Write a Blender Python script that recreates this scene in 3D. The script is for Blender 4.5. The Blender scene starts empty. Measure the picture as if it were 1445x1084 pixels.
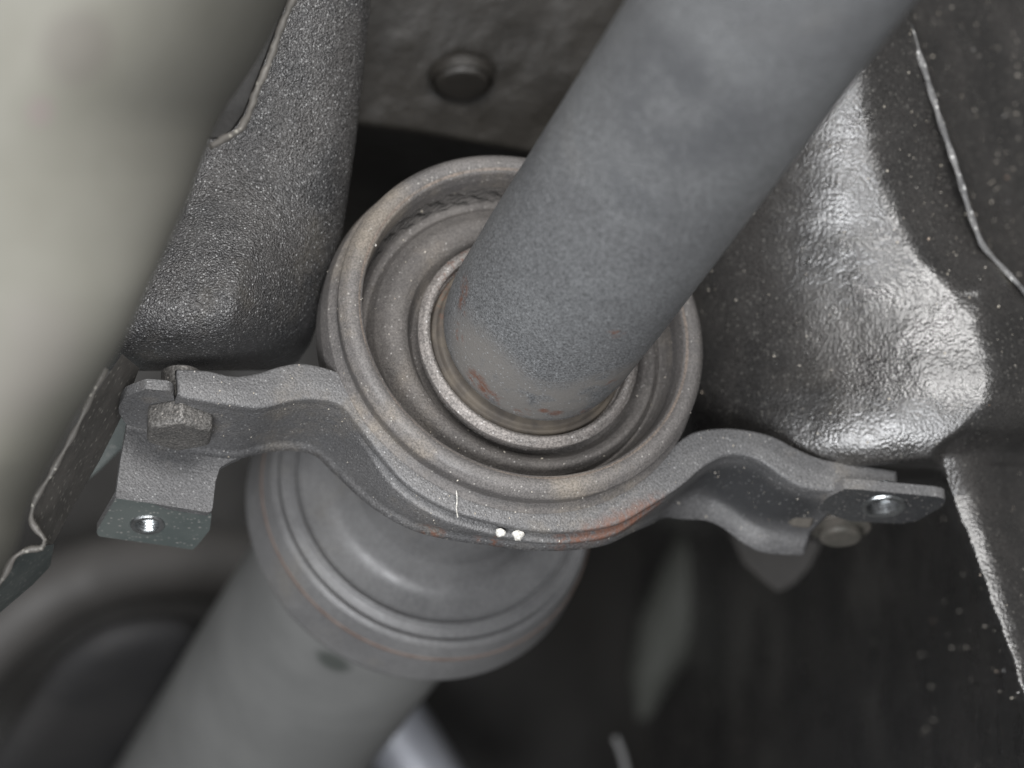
import bpy, bmesh, math, random
import numpy as np
from mathutils import Vector as V3, Matrix

random.seed(7); np.random.seed(7)
SC = bpy.context.scene
COL = SC.collection

# ------------------------------------------------------------------ camera, world, light
FPX, CXP, CYP = 5000.0, 722.5, 542.0        # focal length and centre of the photograph in its pixels
Z0 = 1.5                                     # lens height: the car is up on a lift
cam = bpy.data.cameras.new('camera'); camo = bpy.data.objects.new('camera', cam); COL.objects.link(camo)
camo.location = (0, 0, Z0); camo.rotation_euler = (math.radians(90), 0, 0)
cam.sensor_width = 36.0; cam.lens = FPX / 1445.0 * 36.0
cam.clip_start = 0.05; cam.clip_end = 50
cam.dof.use_dof = True; cam.dof.focus_distance = 1.072; cam.dof.aperture_fstop = 7.0
SC.camera = camo
W = bpy.data.worlds.new('World'); SC.world = W; W.use_nodes = True
W.node_tree.nodes['Background'].inputs[0].default_value = (1.0, 0.98, 0.96, 1)
W.node_tree.nodes['Background'].inputs[1].default_value = 0.13

def area(name, loc, target, sx, sy, power, color):
    l = bpy.data.lights.new(name, 'AREA'); l.shape = 'RECTANGLE'; l.size = sx; l.size_y = sy
    l.energy = power; l.color = color
    o = bpy.data.objects.new(name, l); COL.objects.link(o); o.location = loc
    o.rotation_euler = (V3(target) - V3(loc)).to_track_quat('-Z', 'Y').to_euler()
    return o
area('workshop_lamp', (0.20, -0.35, Z0 + 0.80), (0.05, 1.1, Z0), 1.2, 0.6, 46, (1.0, 0.985, 0.97))
area('floor_lamp', (-0.30, -0.45, Z0 - 0.45), (0, 1.1, Z0), 0.9, 0.5, 36, (0.97, 0.98, 1.0))

SC.view_settings.view_transform = 'Standard'; SC.view_settings.look = 'None'
SC.view_settings.exposure = 0.0; SC.view_settings.gamma = 1.0; SC.view_settings.use_curve_mapping = False
SC.render.engine = 'CYCLES'
SC.cycles.use_denoising = True
SC.cycles.max_bounces = 6

# ------------------------------------------------------------------ geometry helpers
def P(px, py, d):
    return V3(((px - CXP) / FPX * d, d, (CYP - py) / FPX * d + Z0))
EYE = V3((0, 0, Z0))
VPX, VPY = -1000.0, 3000.0
A = V3((VPX - CXP, FPX, CYP - VPY)).normalized()        # shaft direction, away from the camera
C = P(739, 456, 1.10)                                   # centre of the carrier ring
S0 = P(755, 471, 1.10)                                  # shaft axis, sagging in the rubber
S = S0 - A * ((S0 - C).dot(A))
def ray(px, py): return V3(((px - CXP) / FPX, 1.0, (CYP - py) / FPX)).normalized()
def onplane(px, py, pt, n):
    r = ray(px, py); return EYE + r * ((pt - EYE).dot(n) / r.dot(n))
def Q(px, py, t): return onplane(px, py, C + A * t, A)
UX = A.cross(V3((0, 0, 1))).normalized()                # basis of planes square to the shaft
UY = UX.cross(A).normalized()

def oncyl(px, py, r):
    d = ray(px, py); o = EYE - S
    d1 = d - A * d.dot(A); o1 = o - A * o.dot(A)
    a = d1.dot(d1); b = 2 * d1.dot(o1); c = o1.dot(o1) - r * r
    k = (-b - math.sqrt(max(b*b - 4*a*c, 0))) / (2*a)
    return EYE + d * k
def sstep(a, b, x):
    u = np.clip((x - a) / (b - a), 0, 1); return u * u * (3 - 2 * u)
_T = np.random.rand(256, 256)
def vnoise(x, y):
    xi = np.floor(x).astype(int); yi = np.floor(y).astype(int)
    fx = x - xi; fy = y - yi; fx = fx * fx * (3 - 2 * fx); fy = fy * fy * (3 - 2 * fy)
    g = lambda i, j: _T[(xi + i) % 256, (yi + j) % 256]
    return (g(0,0)*(1-fx)+g(1,0)*fx)*(1-fy) + (g(0,1)*(1-fx)+g(1,1)*fx)*fy
def fbm(x, y, o=4):
    s = 0; a = .5
    for k in range(o):
        s = s + a * vnoise(x * 2**k + 17.3*k, y * 2**k + 5.1*k); a *= .5
    return s - .47

def mesh_obj(name, verts, faces, m, parent=None, origin=None, smooth=38):
    me = bpy.data.meshes.new(name)
    og = V3(origin) if origin is not None else V3((0, 0, 0))
    me.from_pydata([tuple(V3(v) - og) for v in verts], [], faces); me.update()
    return finish(name, me, m, parent, og, smooth)
def finish(name, me, m, parent, og, smooth=38):
    if smooth:
        me.shade_smooth(); me.set_sharp_from_angle(angle=math.radians(smooth))
    me.materials.append(MATS[m])
    o = bpy.data.objects.new(name, me); COL.objects.link(o)
    if parent is not None:
        o.parent = parent; o.location = og - world_loc(parent)
    else:
        o.location = og
    return o
def world_loc(o):
    l = V3(o.location)
    while o.parent: o = o.parent; l += V3(o.location)
    return l
def tag(o, label, cat=None, group=None, kind=None):
    if label: o['label'] = label
    if cat: o['category'] = cat
    if group: o['group'] = group
    if kind: o['kind'] = kind
    return o
def thing(name, loc, label, cat, group=None):
    o = bpy.data.objects.new(name, None); COL.objects.link(o); o.location = loc
    o.empty_display_size = 0.02
    return tag(o, label, cat, group)
def solid(o, th, off=-1.0, bev=0.0, seg=2):
    s = o.modifiers.new('thickness', 'SOLIDIFY'); s.thickness = th; s.offset = off
    if bev:
        b = o.modifiers.new('bevel', 'BEVEL'); b.width = bev; b.segments = seg; b.limit_method = 'ANGLE'; b.angle_limit = math.radians(50)
    return o
def fillet(pts, n=6):
    """pts: (x, y, radius) polyline -> list of (x, y) with rounded corners"""
    out = []
    for i, p in enumerate(pts):
        r = p[2] if len(p) > 2 else 0
        if i in (0, len(pts) - 1) or r <= 0: out.append((p[0], p[1])); continue
        a = np.array(pts[i-1][:2], float); b = np.array(p[:2], float); c = np.array(pts[i+1][:2], float)
        d1 = a - b; d2 = c - b; l1 = np.linalg.norm(d1); l2 = np.linalg.norm(d2); d1 /= l1; d2 /= l2
        ang = math.acos(np.clip(d1 @ d2, -1, 1)); k = min(r / math.tan(ang / 2), .48 * l1, .48 * l2)
        p1 = b + d1 * k; p2 = b + d2 * k
        for j in range(n + 1):
            u = j / n; q = (1-u)**2 * p1 + 2*u*(1-u) * b + u*u * p2; out.append((q[0], q[1]))
    return out
def lathe(name, prof, m, parent, centre, seg=180, wob=None, smooth=38, closed=False):
    """prof: (t mm, r mm) along the shaft"""
    vs, fs = [], []; n = len(prof)
    for i in range(seg):
        a = 2 * math.pi * i / seg; dirv = UX * math.cos(a) + UY * math.sin(a)
        for t, r in prof:
            if wob: t, r = wob(t, r, a)
            vs.append(centre + A * (t / 1000) + dirv * (r / 1000))
    for i in range(seg):
        j = (i + 1) % seg
        for k in range(n - 1 if not closed else n):
            k2 = (k + 1) % n
            fs.append((i*n+k, i*n+k2, j*n+k2, j*n+k))
    return mesh_obj(name, vs, fs, m, parent, world_loc(parent) if parent else None, smooth)
def catmull(pts, n):
    p = np.array(pts, float); d = np.r_[0, np.cumsum(np.linalg.norm(np.diff(p[:, :2], axis=0), axis=1))]
    q = np.linspace(0, d[-1], n); out = np.zeros((n, p.shape[1]))
    m = np.gradient(p, d, axis=0)
    idx = np.clip(np.searchsorted(d, q, side='right') - 1, 0, len(d) - 2)
    h = (d[idx+1] - d[idx]); u = (q - d[idx]) / h
    h00 = 2*u**3-3*u**2+1; h10 = u**3-2*u**2+u; h01 = -2*u**3+3*u**2; h11 = u**3-u**2
    for c in range(p.shape[1]):
        out[:, c] = h00*p[idx, c] + h10*h*m[idx, c] + h01*p[idx+1, c] + h11*h*m[idx+1, c]
    return out
def gridsurf(name, X, Y, D, m, parent=None, origin=None, mask=None, smooth=60):
    """X, Y pixel grids and depth grid -> surface"""
    ny, nx = X.shape
    og = V3(origin) if origin is not None else V3((0, 0, 0))
    vx = (X - CXP) / FPX * D - og.x; vz = (CYP - Y) / FPX * D + Z0 - og.z; vy = D - og.y
    co = np.stack([vx, vy, vz], -1).reshape(-1, 3)
    i = np.arange(ny * nx).reshape(ny, nx)
    f = np.stack([i[:-1, :-1], i[1:, :-1], i[1:, 1:], i[:-1, 1:]], -1).reshape(-1, 4)
    if mask is not None:
        f = f[mask[:-1, :-1].reshape(-1)]
    me = bpy.data.meshes.new(name)
    me.from_pydata(co.tolist(), [], f.tolist()); me.update()
    return finish(name, me, m, parent, og, smooth)
def tube(name, pts, rad, m, parent=None, origin=None, seg=10):
    vs, fs = [], []; n = len(pts)
    for i, p in enumerate(pts):
        tg = (pts[min(i+1, n-1)] - pts[max(i-1, 0)]).normalized()
        a = tg.cross(V3((0.3, 1, 0.1))).normalized(); b = tg.cross(a)
        r = rad[i] if hasattr(rad, '__len__') else rad
        for k in range(seg):
            w = 2 * math.pi * k / seg; vs.append(p + a * (r * math.cos(w)) + b * (r * math.sin(w)))
    for i in range(n - 1):
        for k in range(seg):
            k2 = (k + 1) % seg; fs.append((i*seg+k, i*seg+k2, (i+1)*seg+k2, (i+1)*seg+k))
    fs.append(tuple(range(seg))[::-1]); fs.append(tuple((n-1)*seg + k for k in range(seg)))
    return mesh_obj(name, vs, fs, m, parent, origin)
def plate(name, outer, up, th, m, parent=None, hole=None, origin=None, bev=0.0006, side=None):
    """flat plate: outline (3D points), optional hole loop, extruded by up*th"""
    bm = bmesh.new()
    def loop(pts):
        v = [bm.verts.new(p) for p in pts]
        return [bm.edges.new((v[i], v[(i+1) % len(v)])) for i in range(len(v))]
    es = loop(outer)
    if hole: es += loop(hole)
    bmesh.ops.triangle_fill(bm, use_beauty=True, use_dissolve=False, edges=es)
    r = bmesh.ops.extrude_face_region(bm, geom=bm.faces[:])
    for v in [g for g in r['geom'] if isinstance(g, bmesh.types.BMVert)]: v.co += up * th
    bmesh.ops.recalc_face_normals(bm, faces=bm.faces[:])
    og = V3(origin) if origin is not None else (world_loc(parent) if parent else V3((0, 0, 0)))
    for v in bm.verts: v.co -= og
    if side:
        for f in bm.faces: f.material_index = 0 if abs(f.normal.dot(up)) > .7 else 1
    me = bpy.data.meshes.new(name); bm.to_mesh(me); bm.free()
    o = finish(name, me, m, parent, og, 38)
    if side: me.materials.append(MATS[side])
    if bev:
        b = o.modifiers.new('bevel', 'BEVEL'); b.width = bev; b.segments = 2; b.limit_method = 'ANGLE'; b.angle_limit = math.radians(50)
    return o
def roundpoly(pts, r, n=5):
    """closed pixel polygon -> rounded closed polygon"""
    k = len(pts); ext = [pts[-1]] + list(pts) + [pts[0]]
    return fillet([(ext[0][0], ext[0][1])] + [(p[0], p[1], r) for p in pts] + [(ext[-1][0], ext[-1][1])], n)[1:-1]

# ------------------------------------------------------------------ materials
MATS = {}
def material(name, c1, c2, rough=.6, metal=0.0, spec=.5, mott=40, speck=None, bumps=(), rust=(), dust=None, rvar=.1, grain=0.0, patches=(), coat=0):
    """c1/c2 mottled by noise; speck=(colour, scale, threshold); bumps=[(kind, scale, distance mm, strength)];
    rust=[(point, radius mm, strength)]; dust=(colour, scale, low, high)"""
    m = bpy.data.materials.new(name); m.use_nodes = True; nt = m.node_tree; N = nt.nodes; L = nt.links
    b = N['Principled BSDF']
    geo = N.new('ShaderNodeNewGeometry')
    pos = geo.outputs['Position']
    def noise(scale, detail=4, rgh=.55, dist=0):
        n = N.new('ShaderNodeTexNoise'); n.inputs['Scale'].default_value = scale
        n.inputs['Detail'].default_value = detail; n.inputs['Roughness'].default_value = rgh
        n.inputs['Distortion'].default_value = dist
        L.new(pos, n.inputs['Vector']); return n.outputs['Fac']
    def ramp(fac, a, bb):
        r = N.new('ShaderNodeMapRange'); r.inputs[1].default_value = a; r.inputs[2].default_value = bb; r.clamp = True
        r.interpolation_type = 'SMOOTHSTEP'
        L.new(fac, r.inputs[0]); return r.outputs[0]
    def mix(f, a, bb):
        x = N.new('ShaderNodeMix'); x.data_type = 'RGBA'
        if isinstance(f, float): x.inputs[0].default_value = f
        else: L.new(f, x.inputs[0])
        for i, c in ((6, a), (7, bb)):
            if isinstance(c, tuple): x.inputs[i].default_value = (*c, 1)
            else: L.new(c, x.inputs[i])
        return x.outputs[2]
    def math_(op, a, bb):
        x = N.new('ShaderNodeMath'); x.operation = op
        for i, c in enumerate((a, bb)):
            if isinstance(c, (int, float)): x.inputs[i].default_value = c
            else: L.new(c, x.inputs[i])
        return x.outputs[0]
    col = mix(ramp(noise(mott, 5, .6), .36, .64), c1, c2)
    rgh = ramp(noise(mott * 2.3, 4), .3, .7)
    rr = math_('ADD', math_('MULTIPLY', rgh, rvar * 2), rough - rvar)
    if dust:
        f = ramp(noise(dust[1], 6, .65), dust[2], dust[3])
        col = mix(f, col, dust[0]); rr = math_('ADD', rr, math_('MULTIPLY', f, .3))
    if grain:
        gn = noise(1600, 2, .8)
        g1 = N.new('ShaderNodeMapRange'); g1.inputs[1].default_value = .36; g1.inputs[2].default_value = .64
        g1.inputs[3].default_value = 1 - grain; g1.inputs[4].default_value = 1 + grain * 1.3; L.new(gn, g1.inputs[0])
        vm = N.new('ShaderNodeVectorMath'); vm.operation = 'SCALE'; L.new(col, vm.inputs[0]); L.new(g1.outputs[0], vm.inputs['Scale'])
        col = vm.outputs[0]
    for (pt, rad, cc, lo, sc) in patches:
        vd = N.new('ShaderNodeVectorMath'); vd.operation = 'DISTANCE'; L.new(pos, vd.inputs[0]); vd.inputs[1].default_value = pt
        f = math_('MULTIPLY', ramp(vd.outputs['Value'], rad / 1000, rad / 2500), ramp(noise(sc, 4, .6), lo, lo + .15))
        col = mix(f, col, cc)
    if speck:
        for (cc, sc, th) in speck:
            v = N.new('ShaderNodeTexVoronoi'); v.inputs['Scale'].default_value = sc; L.new(pos, v.inputs['Vector'])
            sep = N.new('ShaderNodeSeparateColor'); L.new(v.outputs['Color'], sep.inputs[0])
            f = math_('MULTIPLY', ramp(sep.outputs[0], th, min(1.0, th + .25)), ramp(v.outputs['Distance'], .55, .2))
            col = mix(f, col, cc)
    for (pt, rad, st) in rust:
        vd = N.new('ShaderNodeVectorMath'); vd.operation = 'DISTANCE'; L.new(pos, vd.inputs[0]); vd.inputs[1].default_value = pt
        near = ramp(vd.outputs['Value'], rad / 1000, rad / 3000)
        nf = ramp(noise(420, 5, .7), .60 - .14 * st, .66)
        col = mix(math_('MULTIPLY', math_('MULTIPLY', near, nf), min(1.0, .55 + .3 * st)), col, (.14, .066, .044))
    L.new(col, b.inputs['Base Color']); L.new(rr, b.inputs['Roughness'])
    b.inputs['Metallic'].default_value = metal; b.inputs['Specular IOR Level'].default_value = spec
    if coat:
        b.inputs['Coat Weight'].default_value = coat; b.inputs['Coat Roughness'].default_value = .22
    prev = None
    for (kind, scale, dist, st) in bumps:
        if kind == 'noise': h = noise(scale, 5, .6)
        elif kind == 'soft': h = noise(scale, 2, .5)
        elif kind == 'grain':
            v = N.new('ShaderNodeTexVoronoi'); v.inputs['Scale'].default_value = scale; L.new(pos, v.inputs['Vector'])
            h = math_('MULTIPLY', v.outputs['Distance'], -1.0)
        elif kind == 'crack':
            v = N.new('ShaderNodeTexVoronoi'); v.feature = 'DISTANCE_TO_EDGE'; v.inputs['Scale'].default_value = scale
            wv = N.new('ShaderNodeTexNoise'); wv.inputs['Scale'].default_value = scale * 1.3; L.new(pos, wv.inputs['Vector'])
            va = N.new('ShaderNodeVectorMath'); va.operation = 'MULTIPLY_ADD'; L.new(wv.outputs['Color'], va.inputs[0])
            va.inputs[1].default_value = (1.2 / scale,) * 3; L.new(pos, va.inputs[2]); L.new(va.outputs[0], v.inputs['Vector'])
            msk = ramp(noise(mott * 1.4, 3), .5, .6)
            h = math_('MULTIPLY', ramp(v.outputs['Distance'], 0.0, .12), msk)
        bp = N.new('ShaderNodeBump'); bp.inputs['Strength'].default_value = st; bp.inputs['Distance'].default_value = dist / 1000
        L.new(h, bp.inputs['Height'])
        if prev: L.new(prev, bp.inputs['Normal'])
        prev = bp.outputs['Normal']
    if prev: L.new(prev, b.inputs['Normal'])
    MATS[name] = m
    return m

T0 = 9.0 / 1000                                            # plane of the bracket's front flange
tan = (.30, .26, .21)
material('tube_paint', (.106, .109, .113), (.122, .126, .130), .50, .0, .5, 28,
         speck=[((.30, .31, .32), 1500, .86)], grain=.60, patches=[(oncyl(680, 520, .0305), 24, (.165, .158, .150), .36, 60), (oncyl(760, 575, .0305), 24, (.165, .158, .150), .36, 60), (oncyl(850, 545, .0305), 18, (.165, .158, .150), .40, 60), (oncyl(800, 160, .031), 50, (.080, .084, .090), .47, 22), (oncyl(950, 150, .031), 34, (.088, .091, .096), .42, 26)],
         bumps=[('noise', 900, .35, .5), ('soft', 90, .5, .15)],
         dust=((.140, .139, .136), 16, .55, .85),
         rust=[(oncyl(672, 536, .0305), 6, 1.6), (oncyl(688, 556, .0305), 5, 1.6), (oncyl(785, 582, .0302), 3.2, 2.6), (oncyl(768, 578, .0302), 2.5, 2.6), (oncyl(655, 405, .0309), 6, 1.2), (oncyl(652, 430, .0309), 5, 1.2), (oncyl(868, 470, .031), 4, 1.0), (oncyl(858, 540, .0305), 5, .7), (oncyl(705, 566, .0302), 4, .8), (oncyl(738, 581, .03), 4, .8), (oncyl(822, 580, .03), 4, .9), (oncyl(648, 470, .0305), 5, .9)])
material('rear_tube_paint', (.152, .155, .153), (.182, .185, .182), .55, .0, .45, 18,
         patches=[(oncyl(470, 934, .0424), 9, (.07, .077, .072), -.2, 40), (oncyl(500, 915, .0424), 6, (.07, .077, .072), .1, 40)],
         bumps=[('noise', 500, .2, .25)])
material('joint_steel', (.122, .122, .124), (.152, .152, .153), .50, .15, .5, 35,
         grain=.25, bumps=[('noise', 600, .2, .3)], dust=((.15, .142, .128), 25, .55, .8))
material('rusty_seam', (.105, .072, .058), (.150, .118, .102), .8, .0, .3, 200)
material('ring_steel', (.088, .083, .081), (.110, .103, .099), .58, .0, .5, 45,
         speck=[((.30, .29, .27), 1400, .94)], grain=.30,
         bumps=[('noise', 800, .25, .45)], dust=((.165, .145, .122), 30, .5, .72))
material('worn_tan', (.115, .104, .096), (.158, .130, .110), .65, .0, .4, 60, grain=.4, bumps=[('noise', 800, .2, .4)])
material('dusty_rubber', (.072, .067, .064), (.094, .087, .082), .74, .0, .35, 45,
         speck=[((.26, .25, .24), 1400, .94)], grain=.28,
         bumps=[('crack', 420, .25, .5), ('noise', 900, .3, .45)], dust=((.128, .113, .098), 26, .50, .74))
material('collar_steel', (.145, .135, .128), (.185, .17, .16), .6, .2, .5, 90,
         grain=.45, speck=[((.45, .44, .43), 1400, .86)], bumps=[('noise', 600, .3, .4)],
         rust=[(Q(650, 380, .006), 16, .7)])
material('race_brown', (.06, .052, .045), (.10, .085, .068), .7, .0, .4, 120, bumps=[('noise', 600, .2, .4)],
         rust=[(Q(640, 420, .01), 18, .8)])
material('bracket_steel', (.078, .078, .080), (.098, .097, .098), .54, .0, .5, 40,
         speck=[((.28, .28, .28), 1500, .93)], grain=.34,
         bumps=[('grain', 1500, .25, .5), ('noise', 700, .2, .3), ('soft', 130, .6, .25)], dust=((.130, .118, .103), 30, .52, .75),
         rust=[(Q(925, 728, .013), 9, 1.8), (Q(900, 742, .013), 10, 2.2), (Q(868, 757, .013), 10, 2.2), (Q(835, 768, .013), 9, 2.0), (Q(800, 776, .015), 8, 1.2), (Q(610, 753, .026), 6, 1.2), (Q(690, 765, .02), 6, 1.0)],
         patches=[(Q(1050, 690, T0 + .020), 22, (.030, .031, .033), -.2, 60), (Q(1110, 705, T0 + .016), 16, (.030, .031, .033), -.2, 60), (Q(1000, 690, T0 + .018), 13, (.030, .031, .033), .2, 60)])  # patches paint the shade into the hollow under the right bump
material('foot_underside', (.062, .074, .072), (.085, .096, .092), .65, .0, .3, 60,
         speck=[((.2, .2, .19), 900, .78)], bumps=[('noise', 600, .25, .35)])
material('bolt_steel', (.085, .082, .078), (.115, .11, .104), .55, .3, .5, 110,
         speck=[((.28, .26, .24), 1300, .82)], grain=.4, bumps=[('grain', 800, .5, .6)], dust=((.20, .17, .14), 70, .6, .8))
material('bright_thread', (.30, .32, .33), (.48, .50, .51), .35, 1.0, .5, 200, bumps=[('noise', 400, .5, .5)])
material('undercoat', (.018, .0175, .0172), (.030, .0285, .0275), .30, .0, 1.0, 30, 
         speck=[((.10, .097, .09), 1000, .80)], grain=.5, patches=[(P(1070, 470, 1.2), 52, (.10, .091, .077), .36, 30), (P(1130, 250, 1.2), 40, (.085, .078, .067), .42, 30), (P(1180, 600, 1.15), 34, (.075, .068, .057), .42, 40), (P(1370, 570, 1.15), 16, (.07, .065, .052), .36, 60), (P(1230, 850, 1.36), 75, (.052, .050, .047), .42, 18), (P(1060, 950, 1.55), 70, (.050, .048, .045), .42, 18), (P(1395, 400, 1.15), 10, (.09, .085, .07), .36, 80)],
         bumps=[('crack', 170, .10, .25), ('noise', 560, .42, .5), ('grain', 1000, .26, .5)], dust=((.055, .049, .040), 14, .62, .82), rvar=.06)
material('undercoat_coarse', (.040, .040, .041), (.062, .060, .059), .23, .0, .5, 30,
         speck=[((.30, .30, .30), 1400, .74)], grain=.55,
         bumps=[('soft', 70, 3.0, .35), ('grain', 1500, .55, .8), ('noise', 900, .5, .65)], dust=((.075, .068, .056), 14, .58, .78), rvar=.08)
material('undercoat_dull', (.013, .0117, .010), (.021, .0189, .016), .5, .0, .5, 14,
         bumps=[('noise', 460, .8, .55)], grain=.4, rvar=.08)
material('dark_cavity', (.010, .0095, .009), (.016, .015, .0135), .6, .0, .3, 10, bumps=[('noise', 150, 1, .4)])
material('shield_metal', (.106, .104, .088), (.124, .122, .106), .75, .0, .4, 9,
         bumps=[('soft', 30, 1.0, .15)], dust=((.112, .104, .088), 13, .56, .8),
         patches=[(P(88, 300, .86), 3, (.06, .06, .055), -.5, 30), (P(115, 70, .86), 14, (.094, .089, .078), -.1, 30), (P(62, 160, .86), 6, (.115, .102, .094), .3, 40), (P(60, 520, .86), 25, (.115, .11, .098), .45, 20)])
material('shield_edge', (.070, .066, .060), (.105, .098, .089), .6, .1, .5, 60,
         speck=[((.28, .27, .24), 700, .75)], bumps=[('noise', 500, .4, .5)])
material('far_grey', (.042, .040, .038), (.062, .059, .056), .65, .0, .5, 12)
material('far_dark', (.030, .030, .031), (.042, .041, .041), .8, .0, .2, 12)
material('foot_face_dark', (.026, .027, .029), (.038, .039, .040), .42, .0, .5, 60, speck=[((.2, .19, .18), 1200, .86)], grain=.3, bumps=[('noise', 700, .25, .4)])  # darker tone on the flat faces of the right foot
material('far_pale', (.12, .12, .12), (.16, .16, .16), .6, .0, .4, 15)
material('far_light', (.24, .25, .28), (.32, .33, .36), .4, .2, .5, 15)
material('far_green', (.045, .046, .041), (.056, .058, .052), .8, .0, .2, 15, bumps=[('noise', 150, 1, .3)])
material('white_paint', (.60, .59, .56), (.42, .41, .38), .6, .0, .4, 700, grain=.3, bumps=[('noise', 800, .4, .5)])
material('grit_stone', (.30, .27, .22), (.50, .47, .42), .8, .0, .4, 900, speck=[((.40, .24, .16), 220, .90), ((.75, .75, .75), 260, .70)])

# ------------------------------------------------------------------ the setting: underbody panels
def wall_right():
    sx = sy = 2.5
    xs = np.arange(560, 1560, sx); ys = np.arange(-110, 1200, sy)
    X, Y = np.meshgrid(xs, ys)
    # rounded tunnel bulge: crest line, falling away to both sides
    cy = np.array([-110, 100, 230, 300, 360, 410, 450, 500, 570, 610, 640, 700, 960, 1200])
    cxv = np.array([1150, 1200, 1228, 1250, 1285, 1330, 1364, 1384, 1388, 1360, 1322, 1338, 1430, 1515])
    cxs = np.interp(ys, cy, cxv); k = np.hanning(17); k /= k.sum()
    cxs[8:-8] = np.convolve(cxs, k, 'valid'); cx = np.repeat((cxs + 22 * fbm(ys / 45, ys * 0 + 3.3, 4))[:, None], X.shape[1], 1)
    wl = cx - np.interp(Y, [-110, 640], [950, 965])
    u = np.clip((cx - X) / wl, 0, 2.6)
    pw = np.interp(Y, [200, 470], [1.9, 2.15])
    left = .060 * (1 - np.clip(1 - np.minimum(u, .985)**pw, 0, 1)**(1 / pw)) + np.clip(u - .985, 0, 4) * .35
    r = np.clip(X - cx, 0, 600)
    right = .00032 * (np.sqrt(r * r + 55**2) - 55)
    slope = np.interp(ys, [-110, 200, 350, 430, 530, 600, 700, 1200], [4e-5, 1.5e-5, -1.5e-5, -7e-5, -8e-5, 2e-5, 2.4e-4, 2.4e-4])
    k = np.hanning(31); k /= k.sum(); slope[15:-15] = np.convolve(slope, k, 'valid')
    vert = np.cumsum(slope) * sy; vert -= vert[int((470 + 110) / sy)]
    up = 1.122 + left + right + vert[:, None]
    low = 1.28 + .00115 * np.clip(1300 - X, -300, 1000) + .00003 * (Y - 800)
    s = sstep(655, 735, Y + .10 * (X - 1200))
    d = up * (1 - s) + low * s
    # lit corner and facet running down to the lower right
    fb = np.interp(Y, [560, 600, 640, 700, 960, 1200], [1.118, 1.120, 1.132, 1.134, 1.112, 1.10])
    wd = np.interp(Y, [560, 640, 800, 960], [4, 50, 46, 32])
    face = fb + .00050 * np.log1p(np.exp(np.clip((X - cx - wd) / 9, -40, 40))) * 9
    f = sstep(-9, 9, X - cx) * sstep(570, 650, Y)
    d = d * (1 - f) + face * f
    # panel beyond the pinch seam in the top right corner
    xs2 = np.interp(Y, [-110, 0, 165, 330, 375, 410, 430], [1235, 1272, 1325, 1378, 1405, 1445, 1480])
    g = sstep(2, 12, X - xs2) * (1 - sstep(430, 450, Y))
    d = d * (1 - g) + (1.19 + .0003 * (X - xs2)) * g
    # small dimple below the seam
    d = d - .006 * np.exp(-((X - 1395)**2 / 28**2 + (Y - 395)**2 / 40**2)) * (Y < 460)
    # lumps of thick sealer on the bulge
    lump = np.exp(-((X - 1290)**2 / 120**2 + (Y - 440)**2 / 190**2))
    d = d - .00032 * fbm(X / 11, Y / 11, 3) * (lump * .9 + .25) - .0018 * fbm(X / 80, Y / 80, 2)
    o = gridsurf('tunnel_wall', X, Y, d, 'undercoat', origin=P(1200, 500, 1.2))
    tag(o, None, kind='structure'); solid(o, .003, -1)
    # pinch seam lip
    n = 60; pts = []
    c = catmull([(1255, -50), (1272, 5), (1300, 85), (1325, 165), (1352, 245), (1374, 315), (1388, 348), (1412, 375), (1445, 410), (1480, 450)], n)
    pts = [P(x, y, 1.145 + .0006 * math.sin(i * .7)) for i, (x, y) in enumerate(c)]
    vs, fs = [], []
    for i, p in enumerate(pts):
        dd = (p - EYE).normalized(); side = V3((.0008, 0, .0002)) * (1 + .2 * math.sin(i * 1.3))
        vs += [p - side, p + side, p + side + dd * .055, p - side + dd * .055]
    for i in range(n - 1):
        for k in range(4): fs.append((4*i+k, 4*i+(k+1) % 4, 4*i+4+(k+1) % 4, 4*i+4+k))
    q = mesh_obj('pinch_seam', vs, fs, 'seam_sealer', o, P(1350, 250, 1.15), 60)
    q['label'] = 'raised sealed seam lip'
    # lip at the lower end of the facet
    c = [(1416, 948), (1424, 938), (1445, 926), (1480, 905)]
    tube('panel_lip', [P(x, y, 1.15) for x, y in catmull(c, 14)], .0007, 'seam_sealer', o, P(1440, 930, 1.15))
    return o
material('seam_sealer', (.035, .035, .035), (.08, .08, .08), .45, .0, .5, 150, speck=[((.42, .42, .41), 800, .7)], bumps=[('noise', 400, .6, .8)])
WALL = wall_right()

def floor_panel():
    xs = np.arange(380, 980, 4.0); ys = np.arange(-120, 420, 4.0)
    X, Y = np.meshgrid(xs, ys)
    line = np.interp(X, [380, 490, 600, 740, 980], [165, 173, 188, 214, 262])
    d = 1.225 + .00010 * (Y - 100) + .00004 * (X - 650)
    d = d + .022 * sstep(-3, 26, Y - line) + .0004 * np.clip(Y - line - 14, 0, 400)
    d = d - .0030 * fbm(X / 60, Y / 60, 3)
    o = gridsurf('floor_panel', X, Y, d, 'undercoat_dull', origin=P(650, 100, 1.22))
    tag(o, None, kind='structure'); solid(o, .002, -1)
    return o
floor_panel()

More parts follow.
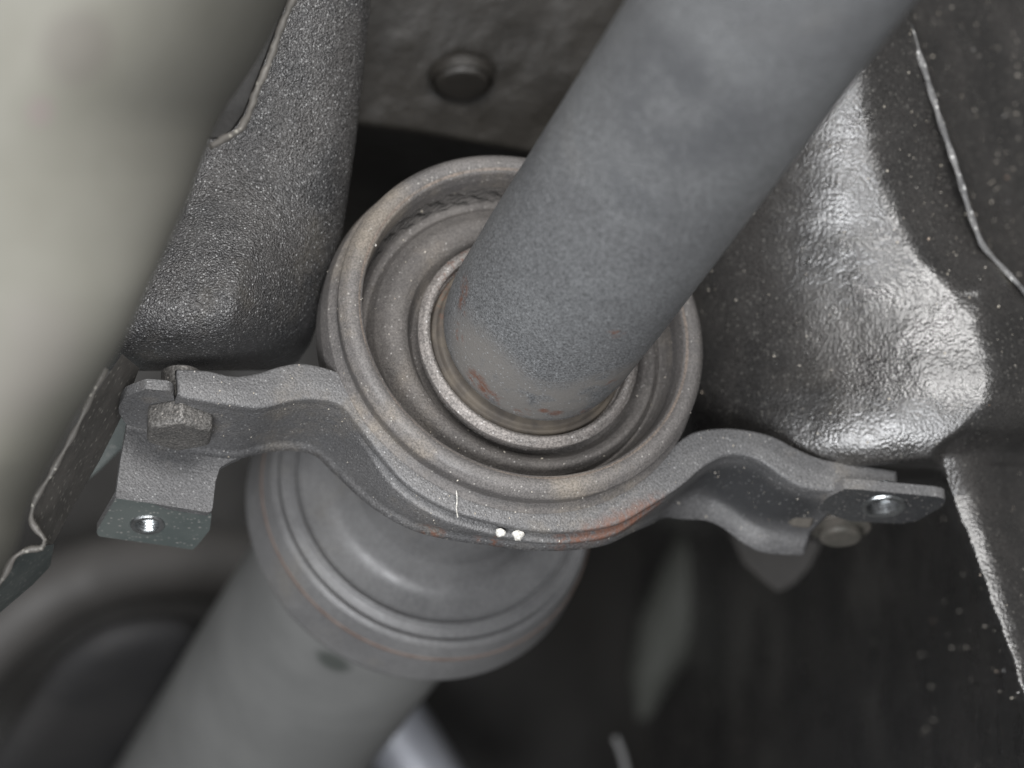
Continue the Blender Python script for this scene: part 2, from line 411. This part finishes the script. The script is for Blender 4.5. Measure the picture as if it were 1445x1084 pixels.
def plug(px, py, label):
    c = P(px, py, 1.222); o = thing('floor_plug', c, label, 'plug', 'plugs in the floor panel')
    n = V3((.05, -.60, -.80)).normalized()
    a = n.cross(V3((0, 0, 1))).normalized(); b = a.cross(n)
    def disc(name, prof, m, par):
        vs, fs = [], []; k = len(prof); sg = 48
        for i in range(sg):
            w = 2*math.pi*i/sg
            for (r, h) in prof: vs.append(c + (a*math.cos(w) + b*math.sin(w)*.85)*(r/1000) + n*(h/1000))
        for i in range(sg):
            j = (i+1) % sg
            for q in range(k-1): fs.append((i*k+q, i*k+q+1, j*k+q+1, j*k+q))
        return mesh_obj(name, vs, fs, m, par, c)
    disc('cap', fillet([(.01, 1.2), (8.4, 1.4, 1), (9.6, .2, 1), (9.8, -4)], 4), 'undercoat_dull', o)
    disc('rim', fillet([(9.9, -4), (10.3, .2, .4), (11.0, .2, .5), (11.8, -4)], 4), 'undercoat_dull', o)
plug(652, 117, 'oval body plug in the dark floor panel above the bearing ring')
plug(778, -14, 'body plug cut off by the top edge beside the grey shaft tube')

o = None
xs = np.linspace(-500, 2000, 60); ys = np.linspace(-500, 1600, 50); X, Y = np.meshgrid(xs, ys)
D = 1.78 + .05 * fbm(X / 300, Y / 300, 3) - .12 * sstep(600, 1300, X)
o = gridsurf('underbody', X, Y, D, 'dark_cavity', origin=P(722, 542, 1.78)); tag(o, None, kind='structure'); solid(o, .004, -1)

# chassis rail with coarse undercoating, left of the ring
def rail():
    ys = np.arange(-110, 512, 2.0); xsn = np.linspace(0, 1, 190)
    yy = np.array([-110, 0, 100, 200, 330, 400, 450, 480, 500, 512.])
    xr = np.array([517, 510, 500, 489, 470, 449, 436, 426, 412, 395.])
    XR = np.interp(ys, yy, xr)[:, None]
    X = XR - (xsn[None, :]**1.5) * (XR - 90); Y = np.repeat(ys[:, None], len(xsn), 1)
    u = np.clip((XR - X) / 190, 0, 1)
    d = 1.122 - .030 * np.sqrt(np.clip(1 - (1 - u)**2, 0, 1)) + .00006 * np.clip(XR - X - 190, 0, 400)
    d = d - .030 * sstep(230, 470, Y) * np.clip(u * 1.6, 0, 1)
    bt = np.clip((Y - 425) / 87, 0, 1)
    d = d + .055 * (1 - np.sqrt(np.clip(1 - bt**2 * .995, 0, 1)))
    d = d - .0006 * fbm(X / 12, Y / 12, 3) - .003 * fbm(X / 70, Y / 70, 2)
    c = P(350, 500, 1.12)
    o = gridsurf('chassis_rail', X, Y, d, 'undercoat_coarse', origin=c); solid(o, .003, -1)
    return tag(o, 'black rounded body rail with coarse gritty undercoating left of the bearing ring', 'body rail')
RAIL = rail()

# ------------------------------------------------------------------ heat shield, close to the lens on the left
def shield():
    root = thing('heat_shield', P(180, 500, .98), 'pale grey curved heat shield filling the upper left corner', 'heat shield')
    yy = [-140, 0, 80, 165, 205, 290, 400, 470, 540, 585, 690, 730, 770, 800, 830, 900]
    xe = [460, 400, 360, 302, 286, 256, 205, 174, 132, 102, 44, 26, 20, 2, -12, -55]
    de = [1.0, .99, .985, .975, .96, .93, .90, .90, .905, .91, .92, .92, .92, .92, .92, .92]
    ys = np.arange(-140, 900, 6.0); un = np.linspace(0, 1, 90)**1.6
    XE = np.interp(ys, yy, xe)[:, None]; DE = np.interp(ys, yy, de)[:, None]
    k = np.ones(9) / 9; 
    XE[4:-4, 0] = np.convolve(XE[:, 0], k, 'valid'); DE[4:-4, 0] = np.convolve(DE[:, 0], k, 'valid')
    X = XE - un[None, :] * (XE + 260); Y = np.repeat(ys[:, None], len(un), 1)
    q = np.clip((XE - X) / np.interp(Y, [250, 650], [330, 150]), 0, 1)
    bl = np.sqrt(np.clip(1 - (1 - q)**2, 0, 1)); d = DE * (1 - bl) + .86 * bl - .0012 * fbm(X / 130, Y / 130, 2)
    s = gridsurf('panel', X, Y, d, 'shield_metal', root, world_loc(root)); solid(s, .0012, -1)
    # turned-over edge at the top with a gap behind it
    c = catmull([(428, -40), (411, 5), (396, 40), (378, 92), (362, 128), (349, 165), (337, 184), (318, 195), (298, 207)], 50)
    pts = [P(x + .8 * math.sin(i * 1.9), y, 1.035 - .00075 * max(0, i - 34)) for i, (x, y) in enumerate(c)]
    rim = tube('rolled_edge', pts, [.0011 + .0002 * math.sin(i) for i in range(50)], 'shield_edge', root, world_loc(root))
    pl = plate('gap_shade', [P(x, y, 1.045) for x, y in [(424, -40), (404, 5), (372, 90), (344, 162), (330, 182), (308, 196), (285, 196), (330, 90), (385, -40)]], V3((0, 1, 0)), .001, 'dark_cavity', root)  # near-black plate standing in for the shade in the gap
    # folded lower edge
    c = catmull([(150, 520), (128, 562), (108, 604), (75, 664), (46, 718), (44, 733), (52, 748), (63, 763), (60, 772), (42, 775), (22, 785), (5, 815), (-20, 850)], 60)
    pts = [P(x, y, 1.045) for x, y in c]
    tube('folded_edge', pts, [.0009 + .0003 * math.sin(i * .9) for i in range(60)], 'shield_edge', root, world_loc(root))
    pl = plate('return_flange', [P(x, y, dd) for x, y, dd in [(132, 560, 1.046), (172, 500, 1.05), (196, 520, 1.075), (170, 590, 1.085), (140, 650, 1.09), (104, 712, 1.09), (74, 768, 1.08), (62, 768, 1.05), (46, 728, 1.046), (76, 664, 1.046)]], V3((0, 1, 0)), .0012, 'shield_edge', root)
    pl = plate('lower_flange', [P(x, y, dd) for x, y, dd in [(62, 771, 1.05), (76, 768, 1.07), (70, 800, 1.09), (45, 826, 1.09), (-30, 890, 1.09), (-25, 852, 1.05), (6, 812, 1.05), (24, 786, 1.05)]], V3((0, 1, 0)), .0012, 'foot_underside', root)
    return root
SHIELD = shield()

# flat gusset behind the left foot
g = plate('gusset', [P(x, y, 1.15) for x, y in [(120, 560), (190, 545), (200, 612), (165, 640), (140, 664), (95, 700), (80, 690)]], V3((.1, .9, .1)), .002, 'foot_underside', None, origin=P(150, 610, 1.15))
tag(g, 'small dark green sheet gusset behind the left bracket foot', 'gusset')

# ------------------------------------------------------------------ the driveshaft
shaft = thing('driveshaft', S, 'grey two-piece driveshaft running diagonally through the bearing', 'driveshaft')
tube_p = [(-420, 31.3), (-30, 31.0), (-14, 30.9), (-9, 30.7), (-6, 30.3), (-2, 30.0), (0.4, 29.6), (1.6, 28.8), (2.0, 27.6), (3, 27.0), (14, 26.4)]
lathe('front_tube', [(-420 + i * 13, 31.3 - .0008 * i) for i in range(30)] + tube_p[1:], 'tube_paint', shaft, S, 200)
lathe('spacer_groove', fillet([(5, 26.6), (5.4, 29.4, 1.0), (7.0, 30.0, .6), (7.6, 31.2, .5), (9.5, 31.6, .6), (10.5, 33.4)], 3), 'race_brown', shaft, S)
lathe('stub', [(10, 27), (40, 27), (80, 27), (116, 27)], 'joint_steel', shaft, S, 120)
SB = S + V3((.819, 0, -.574)) * .0022                      # the joint is slightly bent
bell = lathe('joint_housing', fillet([(58, 32), (106, 33, 3), (117.5, 37, 9), (119.6, 46.6, 1.5), (119.4, 48.2, .7), (117.9, 49.2, .8), (119.6, 50.4, .8), (121.4, 53.4, 1), (119.4, 54.8, .9), (121.2, 56.6, 1), (127, 58.2, 1)], 5), 'joint_steel', shaft, SB)
lathe('seam', fillet([(127, 58.2), (127.3, 58.6, .2), (128.0, 58.7, .2), (128.4, 58.4)], 3), 'rusty_seam', bell, SB)
lathe('rear_skirt', fillet([(128.4, 58.4), (142, 60.4, 2), (146, 59.0, 2), (149.5, 47, 2), (157, 42.5, 1)], 4), 'joint_steel', bell, SB)
lathe('rear_tube', [(148 + i * 25, 42.4) for i in range(25)], 'rear_tube_paint', shaft, S + (SB - S) * .5, 120)

# ------------------------------------------------------------------ the bearing carrier: ring, rubber, bracket
car = thing('bearing_carrier', C, 'dusty steel and rubber centre bearing support with its stamped bracket', 'bearing support')
ring = lathe('ring', fillet([(10, 50.8), (2.5, 51.4, 1.5), (-1.2, 52.2, 1.6), (-2.7, 54.6, 3), (-2.5, 57.4, 3), (.6, 59.5, 2.4), (4.2, 58.6, 1.2), (6.2, 58.2, .8), (8.5, 60.6, 1.2), (14, 61.6, 6), (24, 60.6, 6), (30, 55, 3), (31, 45)], 6), 'ring_steel', car, C, 220)
lathe('worn_edge', [(-.55, 52.05), (-1.15, 52.4), (-1.65, 52.9), (-2.0, 53.4), (-2.2, 53.9)], 'worn_tan', ring, C, 220)
boot = [(3, 51.6), (6, 51.2, 1), (11.5, 50.0, 1.5), (15.5, 48.8, 1.5), (16.5, 47.4, 1.2), (12, 46.2, 2), (8.0, 44.0, 3), (7.4, 41.2, 3), (9.2, 38.8, 3), (12.5, 37.2, 1.5), (14, 36.2, 1), (15, 33)]
def lathe_sag(name, prof, m):
    seg = 220; vs, fs = [], []; n = len(prof)
    off = (S - C)
    for i in range(seg):
        a = 2*math.pi*i/seg; dv = UX*math.cos(a) + UY*math.sin(a)
        for t, r in prof:
            k = float(np.clip((51 - r) / 12.0, 0, 1)); k = k*k*(3-2*k)
            gv = .30 + .70 * (.5 + .5*math.cos(a - 3.5))**.8
            if r > 45.4 and t > 8: t = 8 + (t - 8) * gv
            w = .25 * math.sin(3*a + 1) * k + .2 * math.sin(7*a) * k * (1-k) * 2
            vs.append(C + off*k + A*((t + w - 1.0*k*math.cos(a - 4.2))/1000) + dv*(r/1000))
    for i in range(seg):
        j = (i+1) % seg
        for k in range(n-1): fs.append((i*n+k, i*n+k+1, j*n+k+1, j*n+k))
    return mesh_obj(name, vs, fs, m, car, C, 50)
rub = lathe_sag('rubber_boot', fillet(boot, 6), 'dusty_rubber')
# age cracks running round the upper wall of the boot
def cracks():
    for q in range(5):
        rnd = random.Random(40 + q); a0 = 1.35 + .05 * q; a1 = 2.75 - .12 * q + rnd.uniform(0, .2); n = 90; pts = []; rad = []
        for i in range(n):
            u = i / (n - 1); a = a0 + (a1 - a0) * u
            rr = 50.75 - q * .42 + .16 * math.sin(a * 31 + q * 2) + .10 * math.sin(a * 77 + q)
            tt = np.interp(rr, [48.8, 50.0, 51.2], [15.5, 11.5, 6.0]); gv = .30 + .70 * (.5 + .5*math.cos(a - 3.5))**.8
            if tt > 8: tt = 8 + (tt - 8) * gv
            pts.append(C + A*((tt - .16)/1000) + (UX*math.cos(a) + UY*math.sin(a))*((rr - .20)/1000))
            rad.append(.00024 * max(.15, math.sin(math.pi * u)**.5 * (.6 + .4 * math.sin(a * 45 + q))))
        tube('crack', pts, rad, 'dark_cavity', rub, C, 6)
cracks()
lathe('dust_collar', fillet([(30, 33.2), (9.6, 33.6, .5), (9.0, 35.6, .4), (6.6, 36.0, .6), (5.0, 34.6, 1.0), (4.7, 33.4, .8), (5.4, 32.4, .5), (9, 32.2, .5), (11, 30, 0)], 4), 'collar_steel', car, S, 200)

# bracket strap: front flange (square to the shaft) and web running back along it
upper = [(250, 521), (290, 523), (335, 531), (363, 527), (396, 517), (420, 513), (465, 521), (505, 539)]
upr = [(938, 640), (955, 626), (978, 611), (1009, 605), (1065, 609), (1091, 616), (1122, 632), (1158, 647), (1209, 655), (1265, 665)]
lower = [(252, 559), (290, 566), (323, 571), (371, 575), (404, 567), (440, 563), (483, 573), (505, 598), (534, 638), (570, 679), (611, 707), (647, 723), (697, 737), (763, 749), (825, 748), (876, 737), (917, 714), (958, 688), (999, 655), (1024, 643), (1055, 643), (1081, 655), (1106, 673), (1132, 687), (1165, 692), (1196, 693), (1204, 693), (1230, 690), (1265, 688)]
wdt = [34, 34, 34, 34, 34, 34, 33, 31, 27, 22, 19, 16, 13, 11, 11, 13, 17, 24, 32, 35, 36, 36, 36, 36, 36, 36, 11, 11, 11]
# upper edge under the ring: follow the ring barrel
arc = []
for ang in np.linspace(0, 2*math.pi, 400, endpoint=False):
    p = C + A*T0 + (UX*math.cos(ang) + UY*math.sin(ang)) * .0570
    px = p.x / p.y * FPX + CXP; py = CYP - (p.z - Z0) / p.y * FPX
    if (py > 560 and px < 740) or (py > 650 and px >= 740): arc.append((px, py))
arc.sort(key=lambda q: q[0])
arc = [q for q in arc if 525 < q[0] < 925][::6]
up_all = upper + arc + upr
NS = 260
Lw = catmull([(x, y, w) for (x, y), w in zip(lower, wdt)], NS)
# pair each lower sample with the upper one at the same fraction, anchored at key points
def fracs(pts):
    p = np.array(pts, float)[:, :2]; d = np.r_[0, np.cumsum(np.linalg.norm(np.diff(p, axis=0), axis=1))]; return d / d[-1]
up_s = catmull(up_all, 400); uf = fracs(up_s); lf = fracs(Lw)
anch_l = [(252, 559), (440, 563), (540, 646), (763, 749), (930, 706), (1040, 642), (1265, 688)]
anch_u = [(250, 521), (425, 513), (545, 600), (745, 690), (935, 642), (1035, 606), (1265, 665)]
def nearest(s, p): return int(np.argmin(((s[:, :2] - np.array(p))**2).sum(1)))
al = [lf[nearest(Lw, p)] for p in anch_l]; au = [uf[nearest(up_s, p)] for p in anch_u]
al[0] = au[0] = 0; al[-1] = au[-1] = 1
vs, fs = [], []; K = None
Lw[:, 2] = np.where(Lw[:, 0] > 1130, np.where(Lw[:, 0] < 1203, 36.0, 11.0), Lw[:, 2])
for i in range(NS):
    f = np.interp(lf[i], al, au); ux = np.interp(f, uf, up_s[:, 0]); uy = np.interp(f, uf, up_s[:, 1])
    u3 = Q(ux, uy, T0); l3 = Q(Lw[i, 0], Lw[i, 1], T0); e = (l3 - u3); le = e.length; e.normalize()
    w = Lw[i, 2] / 1000
    lp = .0018 + .0048 * float(sstep(965, 1030, Lw[i, 0]) * (1 - sstep(1197, 1203, Lw[i, 0])))
    g = .04 + .96 * float(sstep(505, 560, Lw[i, 0]) * (1 - sstep(880, 960, Lw[i, 0])))
    sec = fillet([(-.0008, .0030, 0), (0, 0, .0012), (le * .5, -.0004, .01), (le, 0, .0014), (le, .0024, .0008), (le - .0030 * g, .0040, .0008), (le + .0014 * g, .0058, .0012), (le + .0014 * g, w * .65, 0), (le, w - .002, .003), (le + lp, w + .0006 + lp * .12, 0)], 5)
    if K is None: K = len(sec)
    for (a_, b_) in sec: vs.append(u3 + e * a_ + A * b_)
for i in range(NS - 1):
    jump = abs(Lw[i, 2] - Lw[i+1, 2]) > 5
    for k in range(K - 1):
        if not (jump and k >= 25): fs.append((i*K+k, i*K+k+1, (i+1)*K+k+1, (i+1)*K+k))
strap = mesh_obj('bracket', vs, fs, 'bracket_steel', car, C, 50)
solid(strap, .0026, -1, 0)
strap['label'] = 'wavy stamped steel strap under the ring'

def at_strap(px, py, t): return Q(px, py, t)
HX = (Q(1265, 665, T0) - Q(250, 540, T0)).normalized()      # across the car
NU = HX.cross(A).normalized()
if NU.z < 0: NU = -NU                                        # up, square to shaft and cross direction
# left leg, square to the shaft, and its turned foot with threaded hole
TL = T0 + .0345
leg_px = roundpoly([(182, 584), (262, 578), (352, 640), (327, 650), (310, 660), (304, 680), (299, 724), (163, 702), (170, 650)], 7, 3)
leg = plate('leg', [Q(x, y, TL) for x, y in leg_px], A, .0026, 'bracket_steel', strap, origin=C)
foot_pl = Q(230, 712, TL)
foot_px = [(163, 703), (299, 724), (296, 748), (280, 768), (272, 776), (240, 771), (139, 757), (136, 750)]
NF = (NU + A * .12).normalized()
hole_c = onplane(208, 740, foot_pl, NF)
def circ(c, n, r, k=36, ph=0):
    a = n.cross(A).normalized(); b = n.cross(a)
    return [c + a*(r*math.cos(2*math.pi*i/k + ph)) + b*(r*math.sin(2*math.pi*i/k + ph)) for i in range(k)]
foot = plate('foot', [onplane(x, y, foot_pl, NF) for x, y in roundpoly(foot_px, 5, 3)], NF, .0026, 'foot_underside', strap, circ(hole_c, NF, .0044), C, side='bracket_steel')
def ringlathe(name, c, n, prof, m, parent, sg=40, origin=None):
    a = n.cross(A).normalized(); b = n.cross(a); vs, fs = [], []; k = len(prof)
    for i in range(sg):
        w = 2*math.pi*i/sg
        for (r, h) in prof: vs.append(c + (a*math.cos(w) + b*math.sin(w))*(r/1000) + n*(h/1000))
    for i in range(sg):
        j = (i+1) % sg
        for q in range(k-1): fs.append((i*k+q, i*k+q+1, j*k+q+1, j*k+q))
    return mesh_obj(name, vs, fs, m, parent, origin if origin is not None else world_loc(parent), 45)
thread = [(6.4, -.05), (6.0, -.7), (5.0, -.8)]
for i in range(7): thread += [(4.4, -.4 + i*1.0), (4.9, .1 + i*1.0)]
ringlathe('threaded_insert', hole_c, NF, [(r * .86, h) for r, h in thread], 'bright_thread', strap)
# right foot plate with oval slot
fr = Q(1250, 693, T0 - .006)
rf_px = [(1150, 719), (1168, 702), (1192, 690), (1215, 691), (1322, 701), (1337, 705), (1326, 717), (1294, 735), (1270, 739), (1200, 736)]
NR = (NU + A * .05).normalized()
hc = onplane(1247, 714, fr, NR)
rfoot = plate('foot', [onplane(x, y, fr, NR) for x, y in roundpoly(rf_px, 6, 4)], NR, .0036, 'foot_face_dark', strap, circ(hc, NR, .0054), C, side='bracket_steel')
ringlathe('threaded_insert', hc, NR, [(r * 1.16, h) for r, h in thread], 'bright_thread', strap)
# right leg hanging behind the strap
leg2 = plate('leg', [Q(x, y, T0 + .190) for x, y in roundpoly([(1030, 742), (1160, 765), (1142, 800), (1122, 822), (1102, 832), (1080, 815), (1052, 790)], 6, 3)], A, .0026, 'far_grey', strap, origin=C)
# paint dabs
def blob(name, c, n, r, h, m, parent, seed):
    rnd = random.Random(seed); a = n.cross(A); a = a.normalized() if a.length > .1 else UX; b = n.cross(a); vs, fs = [], []; sg = 14
    rings = [(1.0, -.3), (.96, .35), (.7, .8), (.35, 1.0)]
    rr = [1 + rnd.uniform(-.2, .2) for _ in range(sg)]
    for i in range(sg):
        w = 2*math.pi*i/sg
        for (q, z) in rings: vs.append(c + (a*math.cos(w)*1.1 + b*math.sin(w))*(r*q*rr[i]) + n*(h*z))
    k = len(rings)
    for i in range(sg):
        j = (i+1) % sg
        for q in range(k-1): fs.append((i*k+q, i*k+q+1, j*k+q+1, j*k+q))
    fs.append(tuple(i*k+k-1 for i in range(sg)))
    return mesh_obj(name, vs, fs, m, parent, world_loc(parent), 80)
for i, (x, y) in enumerate([(706, 751), (731, 755)]):
    nn = (-NU * .75 - A * .65 - HX * .1).normalized()
    blob('paint_dab', Q(x, y, T0 + .0030) + nn * .0004, nn, .0014 + .0003 * i, .0009, 'white_paint', strap, i)
blob('paint_dab', Q(839, 669, T0 - .009), -A, .0011, .0007, 'white_paint', ring, 5)

# ------------------------------------------------------------------ bolts and washers
def hexbolt(name, c, n, rad, h, label, flange=None, m='bolt_steel', group=None, rot=0.0, sides=6):
    root = thing(name, c, label, 'bolt', group)
    a = n.cross(A).normalized(); b = n.cross(a); vs, fs = [], []
    prof = [(1.0, 0), (1.0, h * .82), (.9, h), (.0001, h)]
    for i in range(sides):
        w = 2*math.pi/sides*i + rot
        for (q, z) in prof: vs.append(c + (a*math.cos(w) + b*math.sin(w))*(rad*q) - n*z)
    for i in range(sides):
        j = (i+1) % sides
        for q in range(3): fs.append((i*4+q, i*4+q+1, j*4+q+1, j*4+q))
    hd = mesh_obj('head', vs, fs, m, root, c, 30)
    bv = hd.modifiers.new('bevel', 'BEVEL'); bv.width = .0006; bv.segments = 2
    if flange:
        ringlathe('flange', c, n, fillet([(rad*900, .5), (flange*1000, -.2, .5), (flange*1000, -2.2, .5), (rad*800, -2.6)][::-1], 3), m, root)
    ringlathe('thread', c, n, [(rad*550, -1), (rad*550, 14), (rad*.0001, 14)], m, root)
    return root
# left: rounded foot washer plate clamped between rail and bracket, bolt head below it
wp = onplane(215, 556, Q(240, 556, T0 + .002), NU)
w_px = [(246, 552), (246, 596), (205, 606), (178, 600), (165, 578), (176, 560), (205, 549)]
wpl = plate('foot_washer', [onplane(x, y, wp, NU) for x, y in roundpoly(w_px, 14, 4)], NU, .0034, 'bracket_steel', None, origin=wp)
tag(wpl, 'rounded mounting washer plate at the left end of the bracket', 'washer')
hexbolt('mounting_bolt', onplane(254, 585, wp, NU) - NU * .0002, NU, .0112, .0075, 'dusty hex bolt head under the left end of the bracket', rot=.35)
material('bolt_brown', (.075, .072, .062), (.11, .10, .088), .55, .2, .5, 90, bumps=[('noise', 400, .4, .4)])
hexbolt('mounting_bolt', P(1185, 738, 1.165), NU, .0072, .0060, 'round flanged bolt head under the right bracket foot', flange=.0102, m='bolt_brown', sides=24)
hexbolt('stud_nut', P(1133, 708, 1.14), (NU*.5 - A*.8).normalized(), .0062, .007, 'beige stud nut inside the hollow of the right bracket bump', m='bolt_brown')

# ------------------------------------------------------------------ out-of-focus things behind
# large rounded casing lower left
def casing():
    c = P(190, 1000, 1.42)
    xs = np.linspace(0, 1, 70); th = np.linspace(0, 1, 70)
    out = catmull([(-60, 1160), (-10, 1075), (45, 1000), (100, 925), (150, 893), (205, 879), (262, 880), (310, 905), (350, 960)], 70)
    U, T = np.meshgrid(xs, th)
    X = out[:, 0][:, None] * (1 - U) + U * 200; Y = out[:, 1][:, None] * (1 - U) + U * 1230
    q = np.clip(U / .16, 0, 1)
    d = 1.35 + .00030 * X + .0009 * np.clip(Y - 880, 0, 400) - .035 * np.sqrt(np.clip(1 - (1 - q)**2, 0, 1))
    o = gridsurf('gearbox_casing', X, Y, d, 'far_dark', origin=c, smooth=80); solid(o, .003, -1)
    return tag(o, 'dark rounded casing blurred in the lower left corner', 'casing')
casing()
c = catmull([(-190, 1130), (-90, 990), (-12, 905), (62, 846), (150, 810), (240, 796), (340, 800), (460, 840)], 40)
pp = tube('exhaust_pipe', [P(x, y, 1.62) for x, y in c], .0175, 'far_pipe' if 'far_pipe' in MATS else 'far_grey', None, P(95, 900, 1.6), 32)
tag(pp, 'bent grey pipe blurred behind the casing in the lower left', 'pipe')
c = catmull([(520, 1200), (548, 1110), (575, 1055), (598, 1010), (625, 960)], 20)
pp = tube('cable_sleeve', [P(x, y, 1.66) for x, y in catmull([(530, 990), (565, 1045), (600, 1100), (640, 1170)], 20)], .017, 'far_light', None, P(590, 1090, 1.66), 24)
tag(pp, 'pale blurred pipe at the bottom edge beside the rear shaft tube', 'pipe')
# tapered bracket on the dark wall, lower right of the ring
def cone():
    xs = np.linspace(-1, 1, 40); ts = np.linspace(0, 1, 60); U, T = np.meshgrid(xs, ts)
    cx = np.interp(T, [0, .28, .52, .78, 1], [1005, 988, 960, 924, 908]); hw = np.interp(T, [0, .28, .52, .78, 1], [34, 58, 60, 36, 8])
    X = cx + U * hw; Y = 715 + T * 300
    d = 1.675 - .02 * np.sqrt(np.clip(1 - U**2, 0, 1)) * np.interp(T, [0, .2, .8, 1], [.3, 1, .8, .1])
    o = gridsurf('tapered_bracket', X, Y, d, 'far_green', origin=P(960, 860, 1.4), smooth=80); solid(o, .003, -1)
    return tag(o, 'blurred grey-green tapered bracket on the dark wall below the right bump', 'bracket')
cone()
cl = tube('wire_clip', [P(x, y, 1.42) for x, y in catmull([(868, 1040), (876, 1058), (884, 1090), (888, 1120)], 10)], .0014, 'far_pale', None, P(876, 1060, 1.42))
tag(cl, 'thin pale wire clip at the bottom edge right of the rear shaft', 'clip')

# ------------------------------------------------------------------ loose fibre and grit
fb = tube('lint_fibre', [Q(x, y, T0 - .0015 - .001 * math.sin(i)) for i, (x, y) in enumerate(catmull([(644, 693), (645, 706), (644, 718), (646, 730)], 10))], .00022, 'white_paint', None, Q(645, 712, T0), 6)
tag(fb, 'single white lint fibre stuck to the bracket under the ring', 'fibre')

def grit(host, name, label, n, smin, smax, region=None, seed=1, power=2.5, centre=None):
    """small angular stones lying on a host mesh"""
    rnd = np.random.RandomState(seed); me = host.data; me.calc_loop_triangles()
    nv = len(me.vertices); co = np.empty(nv*3); me.vertices.foreach_get('co', co); co = co.reshape(-1, 3) + np.array(world_loc(host))
    nt = len(me.loop_triangles); tri = np.empty(nt*3, dtype=int); me.loop_triangles.foreach_get('vertices', tri); tri = tri.reshape(-1, 3)
    a, b, c_ = co[tri[:, 0]], co[tri[:, 1]], co[tri[:, 2]]
    nr = np.cross(b-a, c_-a); ar = np.linalg.norm(nr, axis=1) + 1e-15; nr /= ar[:, None]
    ce = (a+b+c_)/3; view = ce - np.array(EYE); view /= np.linalg.norm(view, axis=1)[:, None]
    sgn = np.sign((nr*view).sum(1)); nr = -nr * sgn[:, None]
    w = ar * (np.abs((nr*view).sum(1)) + .05)
    px = ce[:, 0]/ce[:, 1]*FPX + CXP; py = CYP - (ce[:, 2]-Z0)/ce[:, 1]*FPX
    w = w * ((px > -20) & (px < 1465) & (py > -20) & (py < 1104))
    if region is not None: w = w * region(px, py)
    pick = rnd.choice(nt, n, p=w/w.sum())
    vs, fs = [], []
    base = np.array([(1,0,0),(-1,0,0),(0,1,0),(0,-1,0),(0,0,1),(0,0,-1)], float)
    ff = [(0,2,4),(2,1,4),(1,3,4),(3,0,4),(2,0,5),(1,2,5),(3,1,5),(0,3,5)]
    for t in pick:
        r1, r2 = rnd.rand(2); s1 = math.sqrt(r1)
        p = a[t]*(1-s1) + b[t]*(s1*(1-r2)) + c_[t]*(s1*r2)
        s = smin + (smax-smin)*rnd.rand()**power
        q = base * (rnd.rand(6, 1)*.6+.6) * (rnd.rand(1, 3)*.7+.55)
        ax = rnd.randn(3, 3); qq, _ = np.linalg.qr(ax)
        pts = (q @ qq) * s + p + nr[t]*s*.35
        k = len(vs); vs += pts.tolist(); fs += [tuple(k+i for i in f) for f in ff]
    og = V3(centre) if centre is not None else world_loc(host)
    o = mesh_obj(name, vs, fs, 'grit_stone', None, og, 0)
    return tag(o, label, 'grit', None, 'stuff')
grit(RAIL, 'grit', 'pale sand grains stuck to the undercoated rail left of the ring', 900, .00009, .0009, seed=2, power=7)
grit(WALL, 'grit', 'pale sand grains stuck to the black tunnel wall on the right', 1200, .00008, .00060, region=lambda x, y: 1.0*(x > 960)*np.where((y > 660) & (x < 1300), .15, 1.0) + 3.0*(x > 1280)*(y < 400), seed=3, power=6)
grit(strap, 'grit', 'sand grains along the stamped bracket strap', 380, .00008, .00045, seed=4, power=4)
grit(ring, 'grit', 'sand grains on the rim of the bearing ring', 160, .00010, .00045, seed=5, power=3)
grit(rub, 'grit', 'sand grains lying in the folds of the rubber boot', 130, .00010, .0005, seed=6, power=3)
